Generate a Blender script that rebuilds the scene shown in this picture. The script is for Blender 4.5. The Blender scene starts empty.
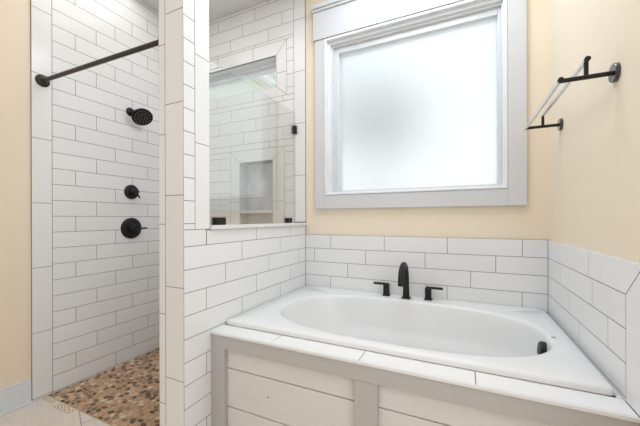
import bpy, bmesh, math, random
from mathutils import Vector, Matrix
random.seed(7)
SC = bpy.context.scene
COL = SC.collection

# ------------------------------------------------------------------ camera
H = 1.135
F_PX = 305.0
cam_d = bpy.data.cameras.new('camera')
cam_d.sensor_width = 36.0
cam_d.lens = 36.0 * F_PX / 640.0
cam_d.shift_y = 5.4 / 640.0      # the horizon lies a little below the middle of the picture
cam_d.clip_start = 0.02
cam = bpy.data.objects.new('camera', cam_d)
COL.objects.link(cam)
YAW, PITCH, ROLL = math.radians(25.04), 0.0, math.radians(-0.15)
fw = Vector((-math.sin(YAW)*math.cos(PITCH), math.cos(YAW)*math.cos(PITCH), math.sin(PITCH)))
rt = fw.cross(Vector((0, 0, 1))).normalized()
up = rt.cross(fw)
r2 = rt*math.cos(ROLL) + up*math.sin(ROLL)
u2 = -rt*math.sin(ROLL) + up*math.cos(ROLL)
M3 = Matrix((r2, u2, -fw)).transposed()
cam.matrix_world = Matrix.Translation((0, 0, H)) @ M3.to_4x4()
SC.camera = cam

# ------------------------------------------------------------------ world, lamps, exposure
SC.view_settings.view_transform = 'Standard'
SC.view_settings.look = 'None'
SC.view_settings.gamma = 1.0
SC.view_settings.use_curve_mapping = False
SC.view_settings.exposure = 0.0

w = bpy.data.worlds.new('world')
SC.world = w
w.use_nodes = True
nt = w.node_tree
bg = nt.nodes['Background']
tc = nt.nodes.new('ShaderNodeTexCoord')
sep = nt.nodes.new('ShaderNodeSeparateXYZ')
rmp = nt.nodes.new('ShaderNodeValToRGB')
nt.links.new(tc.outputs['Generated'], sep.inputs[0])
nt.links.new(sep.outputs['Z'], rmp.inputs[0])
rmp.color_ramp.elements[0].position = 0.0
rmp.color_ramp.elements[0].color = (0.97, 0.99, 0.97, 1)
rmp.color_ramp.elements[1].position = 0.75
rmp.color_ramp.elements[1].color = (0.80, 0.91, 1.0, 1)
nt.links.new(rmp.outputs[0], bg.inputs['Color'])
bg.inputs['Strength'].default_value = 1.3

def area(name, loc, size, size_y, power, color, rot=(0, 0, 0)):
    d = bpy.data.lights.new(name, 'AREA')
    d.shape = 'RECTANGLE'
    d.size = size
    d.size_y = size_y
    d.energy = power
    d.color = color
    o = bpy.data.objects.new(name, d)
    o.location = loc
    o.rotation_euler = rot
    COL.objects.link(o)
    return o

area('ceiling_lamp', (-0.9, -0.6, 2.93), 2.2, 2.4, 18, (1.0, 0.98, 0.97))
area('side_fill', (0.43, 0.15, 1.2), 1.5, 1.2, 9.5, (0.85, 0.935, 1.0), (0, math.radians(90), 0))  # added cool fill from the unseen right side, brightens the half wall
area('rear_fill', (-1.3, -2.9, 1.2), 1.8, 1.6, 8, (1.0, 0.98, 0.96), (math.radians(90), 0, 0))  # added fill behind the camera, lifts the lower walls and front faces
area('tub_fill', (-0.3, 1.5, 2.93), 0.9, 0.7, 19, (0.80, 0.90, 1.0))  # added cool fill, boosts the weak window light on the alcove walls
area('shower_fill', (-1.9, 1.3, 2.93), 0.9, 0.7, 4.8, (1.0, 0.96, 0.94))  # added unseen fill to brighten the shower tiles

# ------------------------------------------------------------------ materials
def mat(name, color, rough=0.5, metal=0.0, spec=0.5, coat=0.0, noise=None, bump=None):
    """principled material with a faint procedural colour noise and bump"""
    m = bpy.data.materials.new(name)
    m.use_nodes = True
    t = m.node_tree
    b = t.nodes['Principled BSDF']
    b.inputs['Base Color'].default_value = (*color, 1)
    b.inputs['Roughness'].default_value = rough
    b.inputs['Metallic'].default_value = metal
    b.inputs['Specular IOR Level'].default_value = spec
    b.inputs['Coat Weight'].default_value = coat
    co = t.nodes.new('ShaderNodeTexCoord')
    if noise:
        sc, amt = noise
        n = t.nodes.new('ShaderNodeTexNoise')
        n.inputs['Scale'].default_value = sc
        n.inputs['Detail'].default_value = 4
        t.links.new(co.outputs['Object'], n.inputs['Vector'])
        mx = t.nodes.new('ShaderNodeMix')
        mx.data_type = 'RGBA'
        mx.inputs['A'].default_value = (*[max(0, c*(1-amt)) for c in color], 1)
        mx.inputs['B'].default_value = (*[min(1, c*(1+amt)) for c in color], 1)
        t.links.new(n.outputs[0], mx.inputs['Factor'])
        t.links.new(mx.outputs['Result'], b.inputs['Base Color'])
    if bump:
        sc, st = bump
        n = t.nodes.new('ShaderNodeTexNoise')
        n.inputs['Scale'].default_value = sc
        n.inputs['Detail'].default_value = 3
        t.links.new(co.outputs['Object'], n.inputs['Vector'])
        bp = t.nodes.new('ShaderNodeBump')
        bp.inputs['Strength'].default_value = st
        bp.inputs['Distance'].default_value = 0.004
        t.links.new(n.outputs[0], bp.inputs['Height'])
        t.links.new(bp.outputs[0], b.inputs['Normal'])
    return m

def island_tint(m, amt):
    """slight random tint of each tile of a tiled mesh"""
    t = m.node_tree
    b = t.nodes['Principled BSDF']
    base = tuple(b.inputs['Base Color'].default_value)[:3]
    g = t.nodes.new('ShaderNodeNewGeometry')
    mx = t.nodes.new('ShaderNodeMix')
    mx.data_type = 'RGBA'
    mx.inputs['A'].default_value = (*[c*(1-amt) for c in base], 1)
    mx.inputs['B'].default_value = (*[min(1, c*(1+amt)) for c in base], 1)
    t.links.new(g.outputs['Random Per Island'], mx.inputs['Factor'])
    t.links.new(mx.outputs['Result'], b.inputs['Base Color'])
    return m

TILE = island_tint(mat('white_glazed_tile', (0.83, 0.83, 0.835), 0.18, spec=0.45, bump=(22, 0.08)), 0.018)
GROUT = mat('grey_grout', (0.21, 0.20, 0.185), 0.9, noise=(60, 0.1))
PAINT = mat('cream_paint', (0.88, 0.765, 0.61), 0.6, spec=0.3, noise=(3, 0.01), bump=(240, 0.06))
CEIL = mat('ceiling_paint', (0.80, 0.80, 0.79), 0.8, noise=(4, 0.01))
TRIMW = mat('white_trim_paint', (0.66, 0.665, 0.68), 0.35, noise=(5, 0.01))
BASEW = mat('baseboard_paint', (0.74, 0.77, 0.80), 0.35, noise=(5, 0.01))
VINYL = mat('white_vinyl', (0.82, 0.835, 0.86), 0.3)
SASH = mat('sash_vinyl', (0.70, 0.715, 0.74), 0.35)
ACRYL = mat('white_acrylic', (0.80, 0.80, 0.805), 0.2, spec=0.45)
BLACK = mat('matte_black_metal', (0.010, 0.010, 0.011), 0.4, metal=0.0, spec=0.35, noise=(40, 0.2))
BLACKG = mat('gloss_black_metal', (0.02, 0.02, 0.022), 0.16, metal=0.0, spec=0.7, coat=0.6)
RAILM = mat('polished_rail_metal', (0.70, 0.71, 0.73), 0.18, metal=1.0)
BRONZE = mat('dark_bronze', (0.030, 0.027, 0.025), 0.35, metal=0.3, noise=(30, 0.2))
MARBLE = mat('white_marble', (0.78, 0.78, 0.77), 0.2, noise=(14, 0.10))
GREYMARBLE = mat('grey_marble', (0.56, 0.555, 0.55), 0.3, noise=(12, 0.5))
GREIGE = mat('greige_trim_paint', (0.51, 0.49, 0.475), 0.45, noise=(12, 0.03))
CHIP = mat('pale_stone_chips', (0.82, 0.75, 0.67), 0.7, noise=(50, 0.25))

# whitewashed boards: fine grain running along the board
def wood_board():
    m = mat('whitewashed_shiplap', (0.655, 0.61, 0.57), 0.5)
    t = m.node_tree
    b = t.nodes['Principled BSDF']
    co = t.nodes.new('ShaderNodeTexCoord')
    mp = t.nodes.new('ShaderNodeMapping')
    mp.inputs['Scale'].default_value = (2, 2, 38)
    n = t.nodes.new('ShaderNodeTexNoise')
    n.inputs['Scale'].default_value = 3
    n.inputs['Detail'].default_value = 6
    r = t.nodes.new('ShaderNodeValToRGB')
    r.color_ramp.elements[0].position = 0.3
    r.color_ramp.elements[0].color = (0.72, 0.70, 0.68, 1)
    r.color_ramp.elements[1].position = 0.7
    r.color_ramp.elements[1].color = (0.755, 0.74, 0.725, 1)
    t.links.new(co.outputs['Object'], mp.inputs[0])
    t.links.new(mp.outputs[0], n.inputs['Vector'])
    t.links.new(n.outputs[0], r.inputs[0])
    t.links.new(r.outputs[0], b.inputs['Base Color'])
    return m
BOARD = wood_board()

def floor_mat():
    """pale wood-look tile laid on the diagonal"""
    m = mat('wood_look_floor_tile', (0.66, 0.58, 0.51), 0.4)
    t = m.node_tree
    b = t.nodes['Principled BSDF']
    co = t.nodes.new('ShaderNodeTexCoord')
    mp = t.nodes.new('ShaderNodeMapping')
    mp.inputs['Rotation'].default_value = (0, 0, math.radians(23.7))
    mp.inputs['Location'].default_value = (0.35, -0.117, 0)
    br = t.nodes.new('ShaderNodeTexBrick')
    br.inputs['Color1'].default_value = (0.76, 0.69, 0.63, 1)
    br.inputs['Color2'].default_value = (0.72, 0.65, 0.59, 1)
    br.inputs['Mortar'].default_value = (0.42, 0.36, 0.31, 1)
    br.inputs['Scale'].default_value = 1.0
    br.inputs['Mortar Size'].default_value = 0.003
    br.inputs['Brick Width'].default_value = 1.2
    br.inputs['Row Height'].default_value = 0.6
    t.links.new(co.outputs['Object'], mp.inputs[0])
    t.links.new(mp.outputs[0], br.inputs['Vector'])
    mp2 = t.nodes.new('ShaderNodeMapping')
    mp2.inputs['Scale'].default_value = (3, 22, 1)
    t.links.new(mp.outputs[0], mp2.inputs[0])
    n = t.nodes.new('ShaderNodeTexNoise')
    n.inputs['Scale'].default_value = 2
    n.inputs['Detail'].default_value = 5
    t.links.new(mp2.outputs[0], n.inputs['Vector'])
    mx = t.nodes.new('ShaderNodeMix')
    mx.data_type = 'RGBA'
    mx.blend_type = 'OVERLAY'
    mx.inputs['Factor'].default_value = 0.25
    t.links.new(br.outputs['Color'], mx.inputs['A'])
    t.links.new(n.outputs[0], mx.inputs['B'])
    t.links.new(mx.outputs['Result'], b.inputs['Base Color'])
    return m
FLOORM = floor_mat()

def pebble_mat():
    m = mat('river_pebbles', (0.5, 0.4, 0.3), 0.42)
    t = m.node_tree
    b = t.nodes['Principled BSDF']
    g = t.nodes.new('ShaderNodeNewGeometry')
    r = t.nodes.new('ShaderNodeValToRGB')
    r.color_ramp.interpolation = 'CONSTANT'
    cols = [(0.00, (0.11, 0.065, 0.04)), (0.13, (0.19, 0.12, 0.07)), (0.23, (0.36, 0.23, 0.135)),
            (0.36, (0.50, 0.33, 0.20)), (0.50, (0.56, 0.35, 0.21)), (0.62, (0.23, 0.185, 0.13)),
            (0.70, (0.66, 0.49, 0.34)), (0.82, (0.56, 0.35, 0.21)), (0.91, (0.70, 0.57, 0.43))]
    e = r.color_ramp.elements
    e[0].position, e[0].color = cols[0][0], (*cols[0][1], 1)
    e[1].position, e[1].color = cols[1][0], (*cols[1][1], 1)
    for p, c in cols[2:]:
        k = e.new(p)
        k.color = (*c, 1)
    t.links.new(g.outputs['Random Per Island'], r.inputs[0])
    co = t.nodes.new('ShaderNodeTexCoord')
    n = t.nodes.new('ShaderNodeTexNoise')
    n.inputs['Scale'].default_value = 55
    n.inputs['Detail'].default_value = 4
    t.links.new(co.outputs['Object'], n.inputs['Vector'])
    mx = t.nodes.new('ShaderNodeMix')
    mx.data_type = 'RGBA'
    mx.blend_type = 'OVERLAY'
    mx.inputs['Factor'].default_value = 0.35
    t.links.new(r.outputs[0], mx.inputs['A'])
    t.links.new(n.outputs[0], mx.inputs['B'])
    t.links.new(mx.outputs['Result'], b.inputs['Base Color'])
    return m
PEBBLE = pebble_mat()
PGROUT = mat('tan_floor_grout', (0.54, 0.385, 0.265), 0.9, noise=(80, 0.15))

def glass_clear(name, refl):
    m = bpy.data.materials.new(name)
    m.use_nodes = True
    t = m.node_tree
    t.nodes.clear()
    o = t.nodes.new('ShaderNodeOutputMaterial')
    mx = t.nodes.new('ShaderNodeMixShader')
    tr = t.nodes.new('ShaderNodeBsdfTransparent')
    tr.inputs[0].default_value = (0.97, 0.985, 0.98, 1)
    gl = t.nodes.new('ShaderNodeBsdfGlossy')
    gl.inputs['Roughness'].default_value = 0.0
    mx.inputs[0].default_value = refl
    t.links.new(tr.outputs[0], mx.inputs[1])
    t.links.new(gl.outputs[0], mx.inputs[2])
    t.links.new(mx.outputs[0], o.inputs[0])
    return m
GLASS_REFLECT = 0.21
GLASS = glass_clear('clear_panel_glass', GLASS_REFLECT)
WGLASS = glass_clear('clear_window_glass', 0.04)

def glass_frosted():
    m = bpy.data.materials.new('frosted_window_glass')
    m.use_nodes = True
    t = m.node_tree
    t.nodes.clear()
    o = t.nodes.new('ShaderNodeOutputMaterial')
    gl = t.nodes.new('ShaderNodeBsdfGlass')
    gl.inputs['Roughness'].default_value = 0.42
    gl.inputs['IOR'].default_value = 1.45
    n = t.nodes.new('ShaderNodeTexNoise')
    n.inputs['Scale'].default_value = 160
    co = t.nodes.new('ShaderNodeTexCoord')
    bp = t.nodes.new('ShaderNodeBump')
    bp.inputs['Strength'].default_value = 0.08
    bp.inputs['Distance'].default_value = 0.002
    t.links.new(co.outputs['Object'], n.inputs['Vector'])
    t.links.new(n.outputs[0], bp.inputs['Height'])
    t.links.new(bp.outputs[0], gl.inputs['Normal'])
    tl = t.nodes.new('ShaderNodeBsdfTranslucent')
    tl.inputs[0].default_value = (0.98, 1.0, 0.98, 1)
    mx = t.nodes.new('ShaderNodeMixShader')
    mx.inputs[0].default_value = 0.25
    t.links.new(gl.outputs[0], mx.inputs[1])
    t.links.new(tl.outputs[0], mx.inputs[2])
    t.links.new(mx.outputs[0], o.inputs[0])
    return m
FROST = glass_frosted()

# ------------------------------------------------------------------ helpers
def link(name, bm, m, parent=None, smooth=False):
    me = bpy.data.meshes.new(name)
    bmesh.ops.recalc_face_normals(bm, faces=bm.faces)
    bm.to_mesh(me)
    bm.free()
    ms = m if isinstance(m, (list, tuple)) else [m]
    for k in ms:
        me.materials.append(k)
    if smooth:
        for p in me.polygons:
            p.use_smooth = True
        try:
            me.set_sharp_from_angle(angle=math.radians(40))
        except Exception:
            pass
    o = bpy.data.objects.new(name, me)
    COL.objects.link(o)
    if parent:
        o.parent = parent
    return o

def box(bm, x0, x1, y0, y1, z0, z1, bev=0.0, seg=2):
    vs = [bm.verts.new((x, y, z)) for x in (x0, x1) for y in (y0, y1) for z in (z0, z1)]
    q = [(0, 1, 3, 2), (4, 6, 7, 5), (0, 4, 5, 1), (2, 3, 7, 6), (0, 2, 6, 4), (1, 5, 7, 3)]
    fs = [bm.faces.new([vs[i] for i in f]) for f in q]
    if bev:
        es = list({e for f in fs for e in f.edges})
        bmesh.ops.bevel(bm, geom=es, offset=bev, segments=seg, affect='EDGES', profile=0.5)

def boxes(lst, bev=0.0):
    bm = bmesh.new()
    for b in lst:
        box(bm, *b, bev=bev)
    return bm

def empty(name, loc=(0, 0, 0)):
    o = bpy.data.objects.new(name, None)
    o.empty_display_size = 0.1
    o.location = loc
    COL.objects.link(o)
    return o

def tag(o, label, cat, group=None):
    o['label'] = label
    o['category'] = cat
    if group:
        o['group'] = group
    return o

def struct(o):
    o['kind'] = 'structure'
    return o

def tube(bm, pts, rads, n=16, cap=True):
    """round tube through pts with a radius per point"""
    pts = [Vector(p) for p in pts]
    rings = []
    prev = None
    for i, p in enumerate(pts):
        a = pts[max(0, i-1)]
        b = pts[min(len(pts)-1, i+1)]
        d = (b-a).normalized()
        if prev is None:
            ref = Vector((0, 0, 1)) if abs(d.z) < 0.9 else Vector((1, 0, 0))
            e1 = d.cross(ref).normalized()
        else:
            e1 = (prev - d*prev.dot(d)).normalized()
        prev = e1
        e2 = d.cross(e1)
        r = rads[i] if isinstance(rads, (list, tuple)) else rads
        rings.append([bm.verts.new(p + (e1*math.cos(2*math.pi*k/n) + e2*math.sin(2*math.pi*k/n))*r) for k in range(n)])
    for A, B in zip(rings, rings[1:]):
        for k in range(n):
            bm.faces.new((A[k], A[(k+1) % n], B[(k+1) % n], B[k]))
    if cap:
        bm.faces.new(rings[0][::-1])
        bm.faces.new(rings[-1])

def lathe(bm, base, axis, prof, n=32):
    """profile of (distance along axis, radius) turned about axis"""
    base = Vector(base)
    d = Vector(axis).normalized()
    ref = Vector((0, 0, 1)) if abs(d.z) < 0.9 else Vector((1, 0, 0))
    e1 = d.cross(ref).normalized()
    e2 = d.cross(e1)
    rings = []
    for t, r in prof:
        rings.append([bm.verts.new(base + d*t + (e1*math.cos(2*math.pi*k/n) + e2*math.sin(2*math.pi*k/n))*max(r, 1e-5)) for k in range(n)])
    for A, B in zip(rings, rings[1:]):
        for k in range(n):
            bm.faces.new((A[k], A[(k+1) % n], B[(k+1) % n], B[k]))
    bm.faces.new(rings[0][::-1])
    bm.faces.new(rings[-1])

# --- tiles: every tile is a raised, chamfered piece; planes: 'x' -> (u,v) = (y,z), 'y' -> (x,z), 'z' -> (x,y)
def P3(plane, c, u, v):
    return {'x': (c, u, v), 'y': (u, c, v), 'z': (u, v, c)}[plane]

GAP = 0.0033
def poly_piece(bm, plane, face, out, poly, gap=GAP, depth=0.007, ch=0.0006):
    """a tile with outline poly; face = surface coordinate; out = +1/-1 direction the face looks"""
    area2 = sum(poly[i][0]*poly[(i+1) % len(poly)][1] - poly[(i+1) % len(poly)][0]*poly[i][1] for i in range(len(poly)))
    if area2 < 0:
        poly = poly[::-1]
    def inset(pl, d):
        res = []
        n = len(pl)
        for i in range(n):
            p0, p1, p2 = Vector(pl[i-1]), Vector(pl[i]), Vector(pl[(i+1) % n])
            d1 = (p1-p0).normalized()
            d2 = (p2-p1).normalized()
            n1 = Vector((-d1.y, d1.x))
            n2 = Vector((-d2.y, d2.x))
            b = (n1+n2)
            b /= max(0.2, b.dot(n1))
            res.append(p1 + b*d)
        return res
    a = inset(poly, gap/2)
    b = inset(poly, gap/2+ch)
    r0 = [bm.verts.new(P3(plane, face-out*depth, p.x, p.y)) for p in a]
    r1 = [bm.verts.new(P3(plane, face-out*ch*0.6, p.x, p.y)) for p in a]
    r2_ = [bm.verts.new(P3(plane, face, p.x, p.y)) for p in b]
    n = len(a)
    for A, B in ((r0, r1), (r1, r2_)):
        for k in range(n):
            bm.faces.new((A[k], A[(k+1) % n], B[(k+1) % n], B[k]))
    bm.faces.new(r2_)
    bm.faces.new(r0[::-1])

def rect_sub(rs, c):
    out = []
    for (a0, a1, b0, b1) in rs:
        c0, c1, d0, d1 = c
        if c0 >= a1 or c1 <= a0 or d0 >= b1 or d1 <= b0:
            out.append((a0, a1, b0, b1))
            continue
        if b0 < d0: out.append((a0, a1, b0, d0))
        if b1 > d1: out.append((a0, a1, d1, b1))
        m0, m1 = max(b0, d0), min(b1, d1)
        if a0 < c0: out.append((a0, c0, m0, m1))
        if a1 > c1: out.append((c1, a1, m0, m1))
    return out

def running_bond(bm, plane, face, out, rect, z0, p, u0, L, shift, cut=()):
    """courses of height p from z0; joints at u0 + k*L moved by shift per course"""
    ua, ub, va, vb = rect
    i = math.floor((va-z0)/p)
    while z0+i*p < vb-1e-6:
        lo, hi = max(va, z0+i*p), min(vb, z0+(i+1)*p)
        s = u0 + i*shift
        k = math.floor((ua-s)/L)
        while s+k*L < ub-1e-6:
            a, b = max(ua, s+k*L), min(ub, s+(k+1)*L)
            k += 1
            rs = [(a, b, lo, hi)]
            for c in cut:
                rs = rect_sub(rs, c)
            for (x0, x1, y0, y1) in rs:
                if x1-x0 > 0.008 and y1-y0 > 0.008:
                    poly_piece(bm, plane, face, out, [(x0, y0), (x1, y0), (x1, y1), (x0, y1)])
        i += 1

def stack(bm, plane, face, out, ua, ub, va, vb, first, step):
    """one column of upright tiles with joints at first + k*step"""
    zs = [va]
    k = math.ceil((va-first)/step)
    while first+k*step < vb-0.006:
        if first+k*step > va+0.006:
            zs.append(first+k*step)
        k += 1
    zs.append(vb)
    for a, b in zip(zs, zs[1:]):
        poly_piece(bm, plane, face, out, [(ua, a), (ub, a), (ub, b), (ua, b)])

# ------------------------------------------------------------------ dimensions
XH, XHI, XR, XL, YB, YF = -1.118, -1.278, 0.441, -2.42, 2.125, 0.967
ZC = 2.955
BACK = -3.0          # the wall behind the camera
T_IN, T_OUT = (-2.31, -1.385, 2.223, 2.479), (-2.412, -1.287, 2.137, 2.592)       # transom opening and its tile frame
N_IN, N_OUT = (-1.768, -1.427, 0.80, 1.622), (-1.872, -1.311, 0.70, 1.725)        # niche opening and its tile frame
W_IN = (-0.945, 0.244, 1.310, 2.492)                                              # main window opening

# ------------------------------------------------------------------ setting: floor, walls, ceiling
struct(link('floor', boxes([(-2.6, 0.6, BACK, 1.03, -0.12, 0.0), (XH-0.08, 0.6, 1.03, 2.3, -0.12, 0.0)]), FLOORM))
struct(link('floor_shower', boxes([(-2.6, XH-0.08, 1.03, 2.3, -0.12, -0.001)]), PGROUT))
struct(link('ceiling', boxes([(-2.6, 0.6, BACK-0.15, 2.3, ZC, ZC+0.12)]), CEIL))
struct(link('wall_left', boxes([(-2.6, -2.43, BACK, 0.957, 0, ZC)]), PAINT))
struct(link('wall_left_shower', boxes([(-2.6, XL-0.0005, 0.957, 2.3, 0, ZC)]), GROUT))
struct(link('wall_front', boxes([(-2.6, 0.6, BACK-0.15, BACK, 0, ZC)]), CEIL))
struct(link('wall_right', boxes([(0.449, 0.6, BACK, 2.3, 0, ZC)]), PAINT))

def wall_rects(x0, x1, z0, z1, holes):
    rs = [(x0, x1, z0, z1)]
    for h in holes:
        rs = rect_sub(rs, h)
    return rs
YW = YB+0.008
struct(link('wall_back', boxes([(a, b, YW, 2.30, c, d) for a, b, c, d in wall_rects(XH, 0.449, 0, ZC, [W_IN])]), PAINT))
bmw = boxes([(a, b, YB+0.0005, 2.30, c, d) for a, b, c, d in wall_rects(XL-0.0005, XH, 0, ZC, [T_IN, N_IN])])
struct(link('wall_back_shower', bmw, GROUT))
struct(link('wall_niche', boxes([(N_IN[0]-0.02, N_IN[1]+0.02, 2.235, 2.31, N_IN[2], N_IN[3])]), GREYMARBLE))

# half wall with its column, grout body then tile skins
struct(link('wall_half', boxes([(XHI+0.0005, XH-0.0005, YF+0.0005, 1.1205, 0, ZC), (XHI+0.0005, XH-0.0005, 1.1205, YB+0.0005, 0, 1.0795)]), GROUT))
bm = bmesh.new()
Z1, PZ = 1.009, 0.1035
strip = (1.032, 1.122, 1.085, ZC)
running_bond(bm, 'x', XH, 1, (YF, YB, 0, Z1), Z1, PZ, 1.099, 0.3945, 0.1315)
running_bond(bm, 'x', XH, 1, (YF, 1.102, Z1, Z1+PZ), Z1, PZ, 1.099, 0.3945, 0.1315, cut=[strip])
running_bond(bm, 'x', XH, 1, (YF, 1.032, Z1+PZ, ZC), Z1, PZ, 1.099, 0.3945, 0.1315)
running_bond(bm, 'x', XH, 1, (1.102, YB, Z1, 1.080), Z1, PZ, 1.099, 0.3945, 0.1315)
stack(bm, 'x', XH, 1, 1.032, 1.122, 1.085, ZC, 1.488, 0.411)
# column front: a narrow and a wide stack
stack(bm, 'y', YF, -1, -1.278, -1.235, 0, ZC, 0.284, 0.413)
stack(bm, 'y', YF, -1, -1.235, XH, 0, ZC, 0.410, 0.4155)
# column jamb towards the glass and the shower side
stack(bm, 'y', 1.122, 1, XHI, XH, 1.11, ZC, 1.488, 0.411)
running_bond(bm, 'x', XHI, -1, (YF, 1.122, 0, ZC), Z1, PZ, 1.099, 0.3945, 0.1315)
running_bond(bm, 'x', XHI, -1, (1.122, YB, 0, 1.080), Z1, PZ, 1.099, 0.3945, 0.1315)
struct(link('wall_half_tile', bm, TILE))

# left shower wall
bm = bmesh.new()
PS, ZS = 0.1043, 0.111
running_bond(bm, 'x', XL, 1, (1.062, YB, -0.01, ZC), ZS, PS, 1.595, 0.4, 0.1333)
stack(bm, 'x', XL, 1, 0.956, 1.062, 0, ZC, 1.237, 0.408)
struct(link('wall_left_tile', bm, TILE))

# back wall of the shower with the two mitred frames and the border strip
bm = bmesh.new()
ks = 26
running_bond(bm, 'y', YB, -1, (XL, -1.222, 0, ZC), ZS, PS, -1.602-ks*0.134, 0.405, 0.134, cut=[T_OUT, N_OUT])
stack(bm, 'y', YB, -1, -1.222, XH, 1.108, ZC, 1.478, 0.4135)
def frame_tiles(bm, o, i, splits_h=(), splits_v=()):
    ox0, ox1, oz0, oz1 = o
    ix0, ix1, iz0, iz1 = i
    def horiz(zo, zi):
        xs = [None] + list(splits_h) + [None]
        for a, b in zip(xs, xs[1:]):
            lo = (ox0 if a is None else a)
            hi = (ox1 if b is None else b)
            li = (ix0 if a is None else a)
            hi_ = (ix1 if b is None else b)
            poly_piece(bm, 'y', YB, -1, [(lo, zo), (hi, zo), (hi_, zi), (li, zi)])
    def vert(xo, xi):
        zs = [None] + list(splits_v) + [None]
        for a, b in zip(zs, zs[1:]):
            lo = (oz0 if a is None else a)
            hi = (oz1 if b is None else b)
            li = (iz0 if a is None else a)
            hi_ = (iz1 if b is None else b)
            poly_piece(bm, 'y', YB, -1, [(xo, lo), (xo, hi), (xi, hi_), (xi, li)])
    horiz(oz1, iz1)
    horiz(oz0, iz0)
    vert(ox0, ix0)
    vert(ox1, ix1)
frame_tiles(bm, T_OUT, T_IN, (-2.02, -1.62), (2.33,))
frame_tiles(bm, N_OUT, N_IN, (), (1.28,))
# tiled reveals of the transom
box(bm, T_IN[0], T_IN[1], YB+0.002, 2.20, T_IN[2], T_IN[2]+0.006)
box(bm, T_IN[1]-0.006, T_IN[1], YB+0.002, 2.20, T_IN[2], T_IN[3])
struct(link('wall_back_shower_tile', bm, TILE))

# wainscot behind the tub: back wall
bm = bmesh.new()
running_bond(bm, 'y', YB, -1, (XH, XR, 0.565, Z1), Z1, PZ, -0.904-0.1365*(-1), 0.4075, 0.1365)
struct(link('trim_1', bm, TILE))
bm = boxes([(XH-0.0005, XR+0.006, YB+0.0005, YW+0.002, 0.56, Z1)])
struct(link('trim_2', bm, GROUT))
# wainscot: right wall with a mitred border at its near end
bm = bmesh.new()
running_bond(bm, 'x', XR, -1, (1.212, YB, 0.565, Z1-PZ), Z1-PZ, PZ, 1.473+0.137, 0.411, 0.137)
za = Z1-PZ
poly_piece(bm, 'x', XR, -1, [(1.92, za), (YB, za), (YB, Z1), (1.92, Z1)])
poly_piece(bm, 'x', XR, -1, [(1.51, za), (1.92, za), (1.92, Z1), (1.51, Z1)])
poly_piece(bm, 'x', XR, -1, [(1.212, za), (1.51, za), (1.51, Z1), (1.108, Z1)])
poly_piece(bm, 'x', XR, -1, [(1.108, 0.585), (1.212, 0.585), (1.212, za), (1.108, Z1)])
struct(link('trim_3', bm, TILE))
bm = boxes([(XR+0.0005, 0.451, 1.112, YB+0.006, 0.56, Z1-0.002)])
struct(link('trim_4', bm, GROUT))

# baseboards
bm = bmesh.new()
box(bm, -2.431, -2.414, BACK, 0.952, 0, 0.138, 0.002)
box(bm, -2.431, -2.418, BACK, 0.952, 0.138, 0.148, 0.003)
box(bm, -2.416, -2.405, BACK, 0.952, 0, 0.014, 0.003)
struct(link('baseboard_left', bm, BASEW))

# ------------------------------------------------------------------ main window
win = struct(empty('window_1', (-0.35, YB, 1.31)))
def wpart(name, bm, m, parent=win, smooth=False):
    o = link(name, bm, m, None, smooth)
    o.parent = parent
    o.matrix_parent_inverse = Matrix.Translation(parent.location).inverted()
    return o
bm = bmesh.new()
box(bm, -1.027, -0.944, 2.108, 2.138, 1.208, 2.495, 0.002)
box(bm, 0.244, 0.340, 2.108, 2.138, 1.208, 2.495, 0.002)
box(bm, -0.944, 0.244, 2.108, 2.138, 1.208, 1.310, 0.002)
wpart('window_casing', bm, TRIMW)
bm = bmesh.new()
box(bm, -1.036, 0.350, 2.098, 2.138, 2.495, 2.705, 0.002)
box(bm, -1.042, 0.358, 2.085, 2.138, 2.705, 2.722, 0.003)
box(bm, -1.046, 0.362, 2.074, 2.138, 2.722, 2.760, 0.003)
wpart('window_header', bm, TRIMW)
def ring(bm, x0, x1, z0, z1, wd, y0, y1, bev=0.002):
    box(bm, x0, x0+wd, y0, y1, z0, z1, bev)
    box(bm, x1-wd, x1, y0, y1, z0, z1, bev)
    box(bm, x0+wd, x1-wd, y0, y1, z0, z0+wd, bev)
    box(bm, x0+wd, x1-wd, y0, y1, z1-wd, z1, bev)
def ring4(bm, x0, x1, z0, z1, i0, i1, k0, k1, y0, y1, bev=0.002):
    """frame between the outer rectangle x0..x1, z0..z1 and the inner one i0..i1, k0..k1"""
    box(bm, x0, i0, y0, y1, z0, z1, bev)
    box(bm, i1, x1, y0, y1, z0, z1, bev)
    box(bm, i0, i1, y0, y1, z0, k0, bev)
    box(bm, i0, i1, y0, y1, k1, z1, bev)
bm = bmesh.new()
a, b, c, d = W_IN
ring4(bm, a+0.001, b-0.001, c+0.001, d-0.001, -0.928, 0.232, 1.324, 2.474, 2.104, 2.26)
ring4(bm, -0.930, 0.234, 1.322, 2.476, -0.908, 0.224, 1.331, 2.452, 2.132, 2.26, 0.003)
wpart('window_frame', bm, VINYL)
bm = bmesh.new()
ring4(bm, -0.910, 0.226, 1.329, 2.454, -0.893, 0.216, 1.337, 2.436, 2.152, 2.25, 0.002)
ring4(bm, -0.895, 0.218, 1.335, 2.438, -0.852, 0.199, 1.347, 2.392, 2.172, 2.25, 0.004)
wpart('window_sash', bm, SASH)
bm = boxes([(-0.87, 0.21, 2.196, 2.204, 1.34, 2.41)])
wpart('window_pane', bm, FROST)

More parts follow.
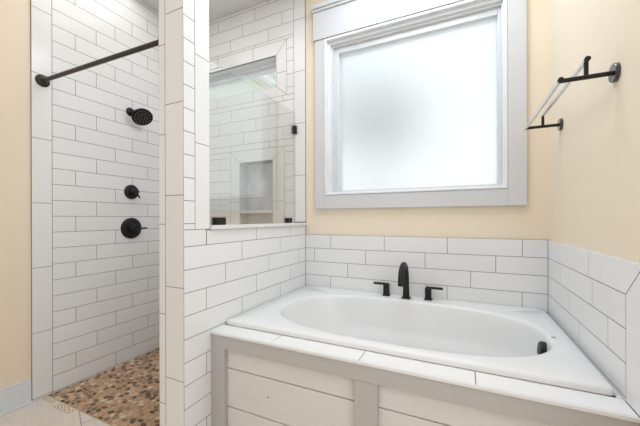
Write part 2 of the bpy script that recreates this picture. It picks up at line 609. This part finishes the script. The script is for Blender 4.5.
# ------------------------------------------------------------------ transom window
tr = struct(empty('window_2', (-1.85, YB, 2.223)))
bm = bmesh.new()
a, b, c, d = T_IN
ring(bm, a+0.001, b-0.007, c+0.007, d-0.001, 0.034, 2.195, 2.28, 0.002)
ring(bm, a+0.034, b-0.040, c+0.040, d-0.035, 0.022, 2.22, 2.27, 0.002)
box(bm, a+0.0005, b-0.007, YB+0.012, 2.1948, d-0.006, d-0.0005)
box(bm, a+0.0005, a+0.006, YB+0.012, 2.1948, c+0.007, d-0.0065)
o = wpart('window_frame', bm, VINYL, tr)
bm = boxes([(a+0.045, b-0.05, 2.242, 2.246, c+0.05, d-0.045)])
wpart('window_pane', bm, WGLASS, tr)

# ------------------------------------------------------------------ outside
struct(link('ground', boxes([(-9, 9, 2.6, 16, -0.5, -0.4)]), mat('pale_concrete', (0.85, 0.85, 0.82), 0.9, noise=(3, 0.06))))
SOF = mat('cream_soffit_paint', (0.90, 0.88, 0.76), 0.6)
sof = tag(empty('porch_soffit', (-3.4, 3.6, 2.72)), 'cream porch soffit of long boards seen through the high shower window', 'porch soffit')
bm = bmesh.new()
x = -5.0
while x < -2.02:
    box(bm, x, x+0.112, 2.36, 5.2, 2.72, 2.74, 0.006, 1)
    x += 0.118
for nm, bmx, mm in (('soffit_boards', bm, SOF),
                    ('soffit_backing', boxes([(-5.05, -1.99, 2.36, 5.25, 2.738, 2.80)]), mat('soffit_shadow_gap', (0.45, 0.43, 0.36), 0.8)),
                    ('fascia', boxes([(-1.99, -1.95, 2.36, 5.25, 2.68, 2.86), (-1.95, -1.90, 2.36, 5.25, 2.76, 2.86)]), VINYL)):
    wpart(nm, bmx, mm, sof)

for px in (-4.95, -3.2):
    bm = bmesh.new()
    box(bm, px-0.06, px+0.06, 5.05, 5.17, -0.4, 2.72)
    wpart('post', bm, VINYL, sof)

def make_tree(name, loc, hgt, rad, label, seed):
    rnd = random.Random(seed)
    t = tag(empty(name, loc), label, 'tree')
    bm = bmesh.new()
    pts = [(0, 0, 0), (0.05, 0.02, hgt*0.3), (-0.03, 0.05, hgt*0.6), (0.02, 0, hgt*0.85)]
    tube(bm, pts, [0.16, 0.13, 0.10, 0.05], 10)
    link('trunk', bm, mat('bark', (0.09, 0.065, 0.05), 0.9, noise=(8, 0.3)), t, True)
    bm = bmesh.new()
    for k in range(900):
        d = Vector((rnd.gauss(0, 1), rnd.gauss(0, 1), rnd.gauss(0, 1))).normalized()*rad*(rnd.random()**0.4)
        c = Vector((0, 0, hgt)) + Vector((d.x, d.y, d.z*0.8))
        n1 = Vector((rnd.gauss(0, 1), rnd.gauss(0, 1), rnd.gauss(0, 1))).normalized()
        n2 = n1.orthogonal().normalized()
        s = rnd.uniform(0.10, 0.2)
        vs = [bm.verts.new(c+p) for p in (n1*s, n2*s*0.45, -n1*s, -n2*s*0.45)]
        bm.faces.new(vs)
    link('foliage', bm, mat('leaf_green', (0.03, 0.05, 0.045), 0.7, noise=(3, 0.3)), t)
    return t
make_tree('tree', (-1.8, 7.2, -0.4), 3.9, 1.05, 'dark green tree outside, blurred behind the left of the frosted window', 3)

# ------------------------------------------------------------------ pebble floor of the shower
def clip(poly, p, q):
    """keep the side of poly nearer to p than q"""
    mx, my = (p[0]+q[0])/2, (p[1]+q[1])/2
    nx, ny = q[0]-p[0], q[1]-p[1]
    out = []
    for i in range(len(poly)):
        a, b = poly[i], poly[(i+1) % len(poly)]
        da = (a[0]-mx)*nx+(a[1]-my)*ny
        db = (b[0]-mx)*nx+(b[1]-my)*ny
        if da <= 0:
            out.append(a)
        if da*db < 0:
            t = da/(da-db)
            out.append((a[0]+(b[0]-a[0])*t, a[1]+(b[1]-a[1])*t))
    return out

def pebble_field(x0, x1, y0, y1, spacing, h, seed, gap=0.0045, stretch=1.0):
    rnd = random.Random(seed)
    bm = bmesh.new()
    pts = []
    tries = 0
    while tries < 26000:
        tries += 1
        p = (rnd.uniform(x0, x1), rnd.uniform(y0, y1))
        r = spacing*rnd.uniform(0.65, 1.35)
        if all(((p[0]-s[0])/stretch)**2+((p[1]-s[1]))**2 > (r*0.5+s[2]*0.5)**2 for s in pts):
            pts.append((p[0], p[1], r))
    for p in pts:
        R = spacing*2.2*stretch
        poly = [(max(x0, p[0]-R), max(y0, p[1]-R)), (min(x1, p[0]+R), max(y0, p[1]-R)), (min(x1, p[0]+R), min(y1, p[1]+R)), (max(x0, p[0]-R), min(y1, p[1]+R))]
        for q in pts:
            if q is not p and abs(q[0]-p[0]) < R*1.6 and abs(q[1]-p[1]) < R*1.6:
                poly = clip(poly, p, q)
                if len(poly) < 3:
                    break
        if len(poly) < 3:
            continue
        for _ in range(2):      # round the corners
            poly = [(a[0]*(1-f)+b[0]*f, a[1]*(1-f)+b[1]*f) for a, b in zip(poly, poly[1:]+poly[:1]) for f in (0.25, 0.75)]
        cx = sum(v[0] for v in poly)/len(poly)
        cy = sum(v[1] for v in poly)/len(poly)
        rm = sum(math.hypot(v[0]-cx, v[1]-cy) for v in poly)/len(poly)
        k0 = max(0.5, 1-gap/rm)
        hh = h*rnd.uniform(0.7, 1.15)
        rings = []
        for k, z in ((k0, -0.006), (k0*0.97, hh*0.35), (k0*0.84, hh*0.75), (k0*0.5, hh)):
            rings.append([bm.verts.new((cx+(v[0]-cx)*k, cy+(v[1]-cy)*k, z)) for v in poly])
        n = len(poly)
        for A, B in zip(rings, rings[1:]):
            for i in range(n):
                bm.faces.new((A[i], A[(i+1) % n], B[(i+1) % n], B[i]))
        bm.faces.new(rings[-1])
    return bm
bm = pebble_field(XL+0.001, XHI-0.001, 1.035, YB-0.001, 0.0215, 0.004, 11, gap=0.0035, stretch=1.75)
struct(link('floor_shower_pebbles', bm, PEBBLE, None, True))
# pale broken chips along the edge of the floor tile
bm = pebble_field(XL+0.004, -2.29, 1.000, 1.034, 0.016, 0.003, 5, gap=0.003)
bm2 = pebble_field(-2.25, -2.09, 0.985, 1.034, 0.018, 0.003, 6, gap=0.003)
me2 = bpy.data.meshes.new('tmp'); bm2.to_mesh(me2); bm2.free(); bm.from_mesh(me2); bpy.data.meshes.remove(me2)
struct(link('trim_5', bm, CHIP, None, True))
struct(link('trim_7', boxes([(XL+0.001, -2.29, 1.0, 1.0345, -0.01, 0.0006), (-2.25, -2.09, 0.985, 1.0345, -0.01, 0.0006)]), PGROUT))

# ------------------------------------------------------------------ bathtub
def superloop(cx, cy, a, b, e, z, n=128, tilt=None):
    res = []
    for k in range(n):
        t = 2*math.pi*k/n
        c, s = math.cos(t), math.sin(t)
        x = cx + a*math.copysign(abs(c)**(2/e), c)
        y = cy + b*math.copysign(abs(s)**(2/e), s)
        res.append((x, y, z if tilt is None else z+tilt(x, y)))
    return res
def rectloop(x0, x1, y0, y1, rad, z, src, n=128):
    """rounded rectangle sampled along the rays of the basin loop"""
    res = []
    cx, cy = (x0+x1)/2, (y0+y1)/2
    a, b = (x1-x0)/2, (y1-y0)/2
    for k in range(n):
        t = 2*math.pi*k/n
        c, s = math.cos(t), math.sin(t)
        e = 70
        x = cx + a*math.copysign(abs(c)**(2/e), c)
        y = cy + b*math.copysign(abs(s)**(2/e), s)
        res.append((x, y, z))
    return res
tub = tag(empty('bathtub', (-0.345, 1.68, 0.612)), 'white acrylic drop-in bathtub with oval basin beneath the frosted window', 'bathtub')
bm = bmesh.new()
X0, X1, Y0, Y1 = -1.114, 0.424, 1.224, 2.121
bx, by, ba, bb, be = -0.315, 1.637, 0.652, 0.347, 2.6
loops = [rectloop(X0+0.03, X1-0.03, Y0+0.03, Y1-0.02, 0, 0.40, None),
         rectloop(X0+0.004, X1-0.004, Y0+0.004, Y1-0.001, 0, 0.591, None),
         rectloop(X0, X1, Y0, Y1, 0, 0.594, None),
         rectloop(X0, X1, Y0, Y1, 0, 0.607, None),
         rectloop(X0+0.0025, X1-0.0025, Y0+0.003, Y1-0.001, 0, 0.6135, None),
         rectloop(X0+0.009, X1-0.008, Y0+0.010, Y1-0.003, 0, 0.617, None),
         superloop(bx, by, ba+0.022, bb+0.022, be, 0.617)]
# (left inset, right inset, front/back inset, height) of the basin walls
for il, ir, iy, z in ((-0.010, -0.010, -0.010, 0.6155), (-0.003, -0.003, -0.003, 0.611), (0.002, 0.002, 0.002, 0.602),
                      (0.010, 0.006, 0.008, 0.58), (0.040, 0.013, 0.026, 0.52), (0.078, 0.022, 0.042, 0.455),
                      (0.100, 0.032, 0.056, 0.425), (0.122, 0.045, 0.074, 0.400), (0.150, 0.062, 0.094, 0.36),
                      (0.185, 0.085, 0.118, 0.29), (0.225, 0.115, 0.145, 0.225), (0.285, 0.18, 0.195, 0.200), (0.45, 0.35, 0.28, 0.193)):
    loops.append(superloop(bx+(il-ir)/2, by, ba-(il+ir)/2, bb-iy, be, z))
rings = [[bm.verts.new((p[0], p[1], p[2]-0.005)) for p in lp] for lp in loops]
for A, B in zip(rings, rings[1:]):
    for k in range(128):
        bm.faces.new((A[k], A[(k+1) % 128], B[(k+1) % 128], B[k]))
bm.faces.new(rings[-1])
def tpart(name, bm, m, parent, smooth=True):
    o = link(name, bm, m, None, smooth)
    o.parent = parent
    o.matrix_parent_inverse = Matrix.Translation(parent.location).inverted()
    return o
tpart('tub_shell', bm, ACRYL, tub)
bm = bmesh.new()
OV = Vector((0.326, 1.638, 0.553))
nrm = Vector((-1, 0.0, 0.16)).normalized()
lathe(bm, OV, nrm, [(-0.01, 0.033), (0.012, 0.033), (0.020, 0.030), (0.021, 0.0)], 24)
tpart('overflow_cover', bm, BLACK, tub)['label'] = 'black round overflow cover'
bm = bmesh.new()
lathe(bm, (0.358, 1.635, 0.6118), (0, 0, 1), [(0, 0.0085), (0.003, 0.0085), (0.005, 0.006), (0.0052, 0)], 16)
tpart('screw_cap', bm, mat('brushed_chrome', (0.5, 0.5, 0.5), 0.3, metal=1.0), tub)['label'] = 'small chrome cap on the rim'

# ------------------------------------------------------------------ tile ledge in front of the tub
led = tag(empty('tile_ledge', (-0.34, 1.17, 0.590)), 'white tile ledge running along the front of the bathtub', 'ledge')
bm = bmesh.new()
for xa, xb in ((XH, -0.770), (-0.770, -0.365), (-0.365, 0.039), (0.039, 0.4405)):
    poly_piece(bm, 'z', 0.586, 1, [(xa, 1.129), (xb, 1.129), (xb, 1.2255), (xa, 1.2255)], depth=0.012)
bmx = bm
tpart('ledge_tiles', bmx, TILE, led, False)
bm = bmesh.new()
poly_piece(bm, 'z', 0.586, 1, [(0.4245, 1.2257), (0.4405, 1.2257), (0.4405, 2.12), (0.4245, 2.12)], gap=0.001, depth=0.012)
box(bm, XH, 0.4405, 1.121, 1.1282, 0.574, 0.5865, 0.0015)
tpart('edge_trim', bm, TILE, led, False)
tpart('ledge_bed', boxes([(XH, 0.4405, 1.1295, 1.2255, 0.577, 0.5835)]), GROUT, led, False)

# ------------------------------------------------------------------ panelled front of the tub
ap = tag(empty('tub_apron', (-0.34, 1.16, 0.0)), 'panelled tub front of whitewashed shiplap boards framed by greige trim', 'tub front panel')
bm = bmesh.new(); box(bm, XH, 0.4405, 1.127, 1.149, 0.509, 0.5735, 0.002)
tpart('top_rail', bm, GREIGE, ap, False)
bm = bmesh.new(); box(bm, XH, 0.4405, 1.127, 1.149, 0.0, 0.10, 0.002)
tpart('bottom_rail', bm, GREIGE, ap, False)
for xa, xb in ((XH, -1.036), (-0.383, -0.292), (0.35, 0.4405)):
    bm = bmesh.new(); box(bm, xa, xb, 1.127, 1.149, 0.1005, 0.5085, 0.002)
    tpart('stile', bm, GREIGE, ap, False)
for xa, xb in ((-1.0355, -0.3835), (-0.2915, 0.3495)):
    zt = 0.596
    for z0 in (0.411, 0.225, 0.039):
        bm = bmesh.new()
        box(bm, xa-0.02, xb+0.02, 1.151, 1.169, max(z0+0.002, 0.05), min(z0+0.1835, 0.57), 0.0025)
        tpart('shiplap_board', bm, BOARD, ap, False)
tpart('backing_panel', boxes([(XH, 0.4405, 1.169, 1.182, 0.0, 0.573)]), mat('dark_gap', (0.10, 0.085, 0.07), 0.9), ap, False)
# two knots in the boards
for kx, kz in ((-0.80, 0.325),):
    bm = bmesh.new()
    lathe(bm, (kx, 1.1515, kz), (0, -1, 0), [(0, 0.004), (0.0012, 0.004), (0.0005, 0)], 10)
    tpart('wood_knot', bm, mat('brown_knot', (0.2, 0.12, 0.07), 0.8), ap, False)['label'] = 'small brown knot'

# ------------------------------------------------------------------ tub faucet
fc = tag(empty('tub_faucet', (-0.335, 2.04, 0.613)), 'matte black arched tub faucet with two lever handles on the tub rim', 'faucet')
fx, fy, fz = -0.335, 2.045, 0.6125
bm = bmesh.new()
pts, rad = [], []
for z in (0.0, 0.05, 0.10, 0.145):
    pts.append((fx, fy, fz+z)); rad.append(0.0215-0.02*z)
R = 0.093
for k in range(1, 13):
    t = math.pi*k/13
    pts.append((fx, fy-R+R*math.cos(t), fz+0.145+R*0.92*math.sin(t))); rad.append(0.0175)
pts += [(fx, fy-2*R-0.001, fz+0.145), (fx, fy-2*R-0.004, fz+0.115)]
rad += [0.0175, 0.0175]
tube(bm, pts, rad, 20)
tpart('spout', bm, BLACK, fc)
bm = bmesh.new()
box(bm, fx-0.027, fx+0.027, fy-0.027, fy+0.027, fz, fz+0.008, 0.003)
tpart('spout_base', bm, BLACK, fc, False)
for hx, hy, s in ((-0.468, 2.065, -1), (-0.200, 2.065, 1)):
    bm = bmesh.new()
    box(bm, hx-0.024, hx+0.024, hy-0.024, hy+0.024, fz, fz+0.008, 0.003)
    box(bm, hx-0.019, hx+0.019, hy-0.019, hy+0.019, fz+0.006, fz+0.078, 0.004)
    hd = tpart('handle', bm, BLACK, fc, False)
    bm = bmesh.new()
    xs = sorted((hx-s*0.015, hx+s*0.088))
    box(bm, xs[0], xs[1], hy-0.010, hy+0.010, fz+0.070, fz+0.084, 0.003)
    lv = link('lever', bm, BLACK, None, False)
    lv.parent = hd

# ------------------------------------------------------------------ stone sill and glass panel
bm = bmesh.new()
box(bm, XHI-0.010, XH+0.011, 1.1235, YB-0.001, 1.0805, 1.1015, 0.002)
tag(link('stone_sill', bm, MARBLE), 'white marble sill capping the tiled half wall under the glass panel', 'sill')

gp = tag(empty('glass_panel', (-1.21, 1.62, 1.1015)), 'clear fixed glass panel above the half wall, between tub and shower', 'glass panel')
bm = bmesh.new()
box(bm, -1.215, -1.205, 1.126, 2.121, 1.106, 1.977)
tpart('pane', bm, GLASS, gp, False)
for (ya, yb, za, zb) in ((1.243, 1.316, 1.102, 1.142), (1.985, 2.045, 1.102, 1.140), (2.098, 2.1245, 1.808, 1.872)):
    bm = bmesh.new()
    box(bm, -1.229, -1.2152, ya, yb, za, zb, 0.002)
    box(bm, -1.2048, -1.191, ya, yb, za, zb, 0.002)
    tpart('clip', bm, BLACK, gp, False)['label'] = 'small black glass clip'

# ------------------------------------------------------------------ niche shelf
bm = bmesh.new()
box(bm, N_IN[0]+0.001, N_IN[1]-0.001, YB+0.006, 2.2345, 1.181, 1.207, 0.002)
tag(link('niche_shelf', bm, MARBLE), 'pale stone shelf across the tiled shower niche', 'shelf')
struct(link('trim_6', boxes([(N_IN[0]-0.0005, N_IN[0]+0.0005, YB+0.002, 2.2345, N_IN[2], N_IN[3]), (N_IN[1]-0.0005, N_IN[1]+0.0005, YB+0.002, 2.2345, N_IN[2], N_IN[3])]), GREYMARBLE))

# ------------------------------------------------------------------ shower rod
A, B = Vector((XL, 1.012, 2.015)), Vector((XHI, 1.030, 2.006))
rod = tag(empty('shower_rod', A), 'dark bronze shower curtain rod spanning the shower entrance', 'shower rod')
d = (B-A).normalized()
bm = bmesh.new()
tube(bm, [A+d*0.012, B-d*0.012], 0.0125, 20)
tpart('rod', bm, BRONZE, rod)
for P, dd in ((A, d), (B, -d)):
    bm = bmesh.new()
    ax = Vector((1, 0, 0)) if dd.x > 0 else Vector((-1, 0, 0))
    lathe(bm, P, ax, [(0.0005, 0.038), (0.006, 0.038), (0.011, 0.034), (0.016, 0.024), (0.030, 0.019), (0.034, 0.016), (0.0345, 0)], 32)
    tpart('flange', bm, BRONZE, rod)

# ------------------------------------------------------------------ shower head
sh = tag(empty('wall_shower', (XL, 1.577, 1.995)), 'black round shower head on a short arm on the left tiled wall', 'shower head')
W0 = Vector((XL, 1.577, 1.995))
HC = Vector((-2.31, 1.605, 1.945))
bm = bmesh.new()
lathe(bm, W0, (1, 0, 0), [(0.0005, 0.034), (0.005, 0.034), (0.012, 0.029), (0.016, 0.014), (0.0162, 0)], 28)
tpart('wall_flange', bm, BLACK, sh)
nf = Vector((0.66, -0.20, -0.72)).normalized()
neck = HC - nf*0.052
bm = bmesh.new()
tube(bm, [W0+Vector((0.01, 0, 0)), W0+Vector((0.035, 0.004, 0.004)), W0.lerp(neck, 0.65)+Vector((0, 0, 0.012)), neck], [0.011, 0.011, 0.011, 0.011], 16)
tpart('arm', bm, BLACK, sh)
bm = bmesh.new()
lathe(bm, HC, nf, [(-0.060, 0.012), (-0.050, 0.020), (-0.035, 0.030), (-0.020, 0.062), (-0.010, 0.074), (0.0, 0.076), (0.004, 0.073), (0.0045, 0)], 40)
hd = tpart('spray_head', bm, BLACK, sh)
bm = bmesh.new()
e1 = nf.orthogonal().normalized(); e2 = nf.cross(e1)
for rr, n in ((0.018, 6), (0.036, 10), (0.056, 16)):
    for k in range(n):
        t = 2*math.pi*k/n
        lathe(bm, HC+nf*0.004+e1*rr*math.cos(t)+e2*rr*math.sin(t), nf, [(0, 0.0036), (0.003, 0.003), (0.0031, 0)], 8)
o = link('nozzles', bm, mat('grey_rubber', (0.30, 0.29, 0.28), 0.5), None, True)
o.parent = hd
o['label'] = 'grey rubber spray nozzles'
# ------------------------------------------------------------------ shower valves
def valve(name, y, z, r, label, lever_to, lr):
    v = tag(empty(name, (XL, y, z)), label, 'shower valve')
    c = Vector((XL, y, z))
    bm = bmesh.new()
    lathe(bm, c, (1, 0, 0), [(0.0005, r), (0.006, r), (0.011, r*0.96), (0.014, r*0.85), (0.0145, 0)], 40)
    tpart('plate', bm, BLACK, v)
    bm = bmesh.new()
    lathe(bm, c+Vector((0.0146, 0, 0)), (1, 0, 0), [(0, r*0.45), (0.02, r*0.42), (0.022, r*0.36), (0.055, r*0.34), (0.060, r*0.28), (0.0605, 0)], 28)
    hd = tpart('handle', bm, BLACK, v)
    bm = bmesh.new()
    p0 = c+Vector((0.055, 0, 0))
    p1 = p0+Vector(lever_to)
    tube(bm, [p0, p0.lerp(p1, 0.5), p1], [lr, lr, lr*0.85], 14)
    o = link('lever', bm, BLACK, None, True)
    o.parent = hd
    return v
valve('shower_valve', 1.585, 1.352, 0.058, 'smaller black round shower valve, the upper one on the left tiled wall', (0.012, 0.028, -0.050), 0.0065)
valve('shower_valve', 1.583, 1.060, 0.084, 'larger black round shower valve with lever, the lower one on the left tiled wall', (0.010, 0.090, 0.0), 0.0065)

# ------------------------------------------------------------------ towel rack on the right wall
XW = 0.449
tk = tag(empty('towel_rack', (XW, 1.58, 1.60)), 'black double-bar towel rack on the cream wall right of the window', 'towel rack')
for y in (1.288, 1.888):
    bm = bmesh.new()
    lathe(bm, (XW, y, 1.60), (-1, 0, 0), [(0.0, 0.030), (0.010, 0.030), (0.012, 0.028), (0.0122, 0)], 32)
    tpart('wall_flange', bm, BLACKG, tk)
    bm = bmesh.new()
    tube(bm, [(XW-0.012, y, 1.60), (0.300, y, 1.60)], 0.0075, 18)
    tpart('arm', bm, BLACK, tk)
    bm = bmesh.new()
    tube(bm, [(0.372, y, 1.602), (0.372, y, 1.655)], 0.0065, 16)
    tpart('post', bm, BLACK, tk)
for x, z, ya, yb in ((0.303, 1.603, 1.290, 1.925), (0.372, 1.655, 1.282, 1.895)):
    bm = bmesh.new()
    tube(bm, [(x, ya, z), (x, yb, z)], 0.0075, 18)
    tpart('rail', bm, RAILM, tk)['label'] = 'shiny rail'
    bm = bmesh.new()
    lathe(bm, (x, ya-0.012, z), (0, 1, 0), [(0, 0.005), (0.002, 0.0085), (0.012, 0.0085), (0.014, 0.006), (0.0142, 0)], 20)
    tpart('end_knob', bm, BLACK, tk)

bpy.context.view_layer.update()
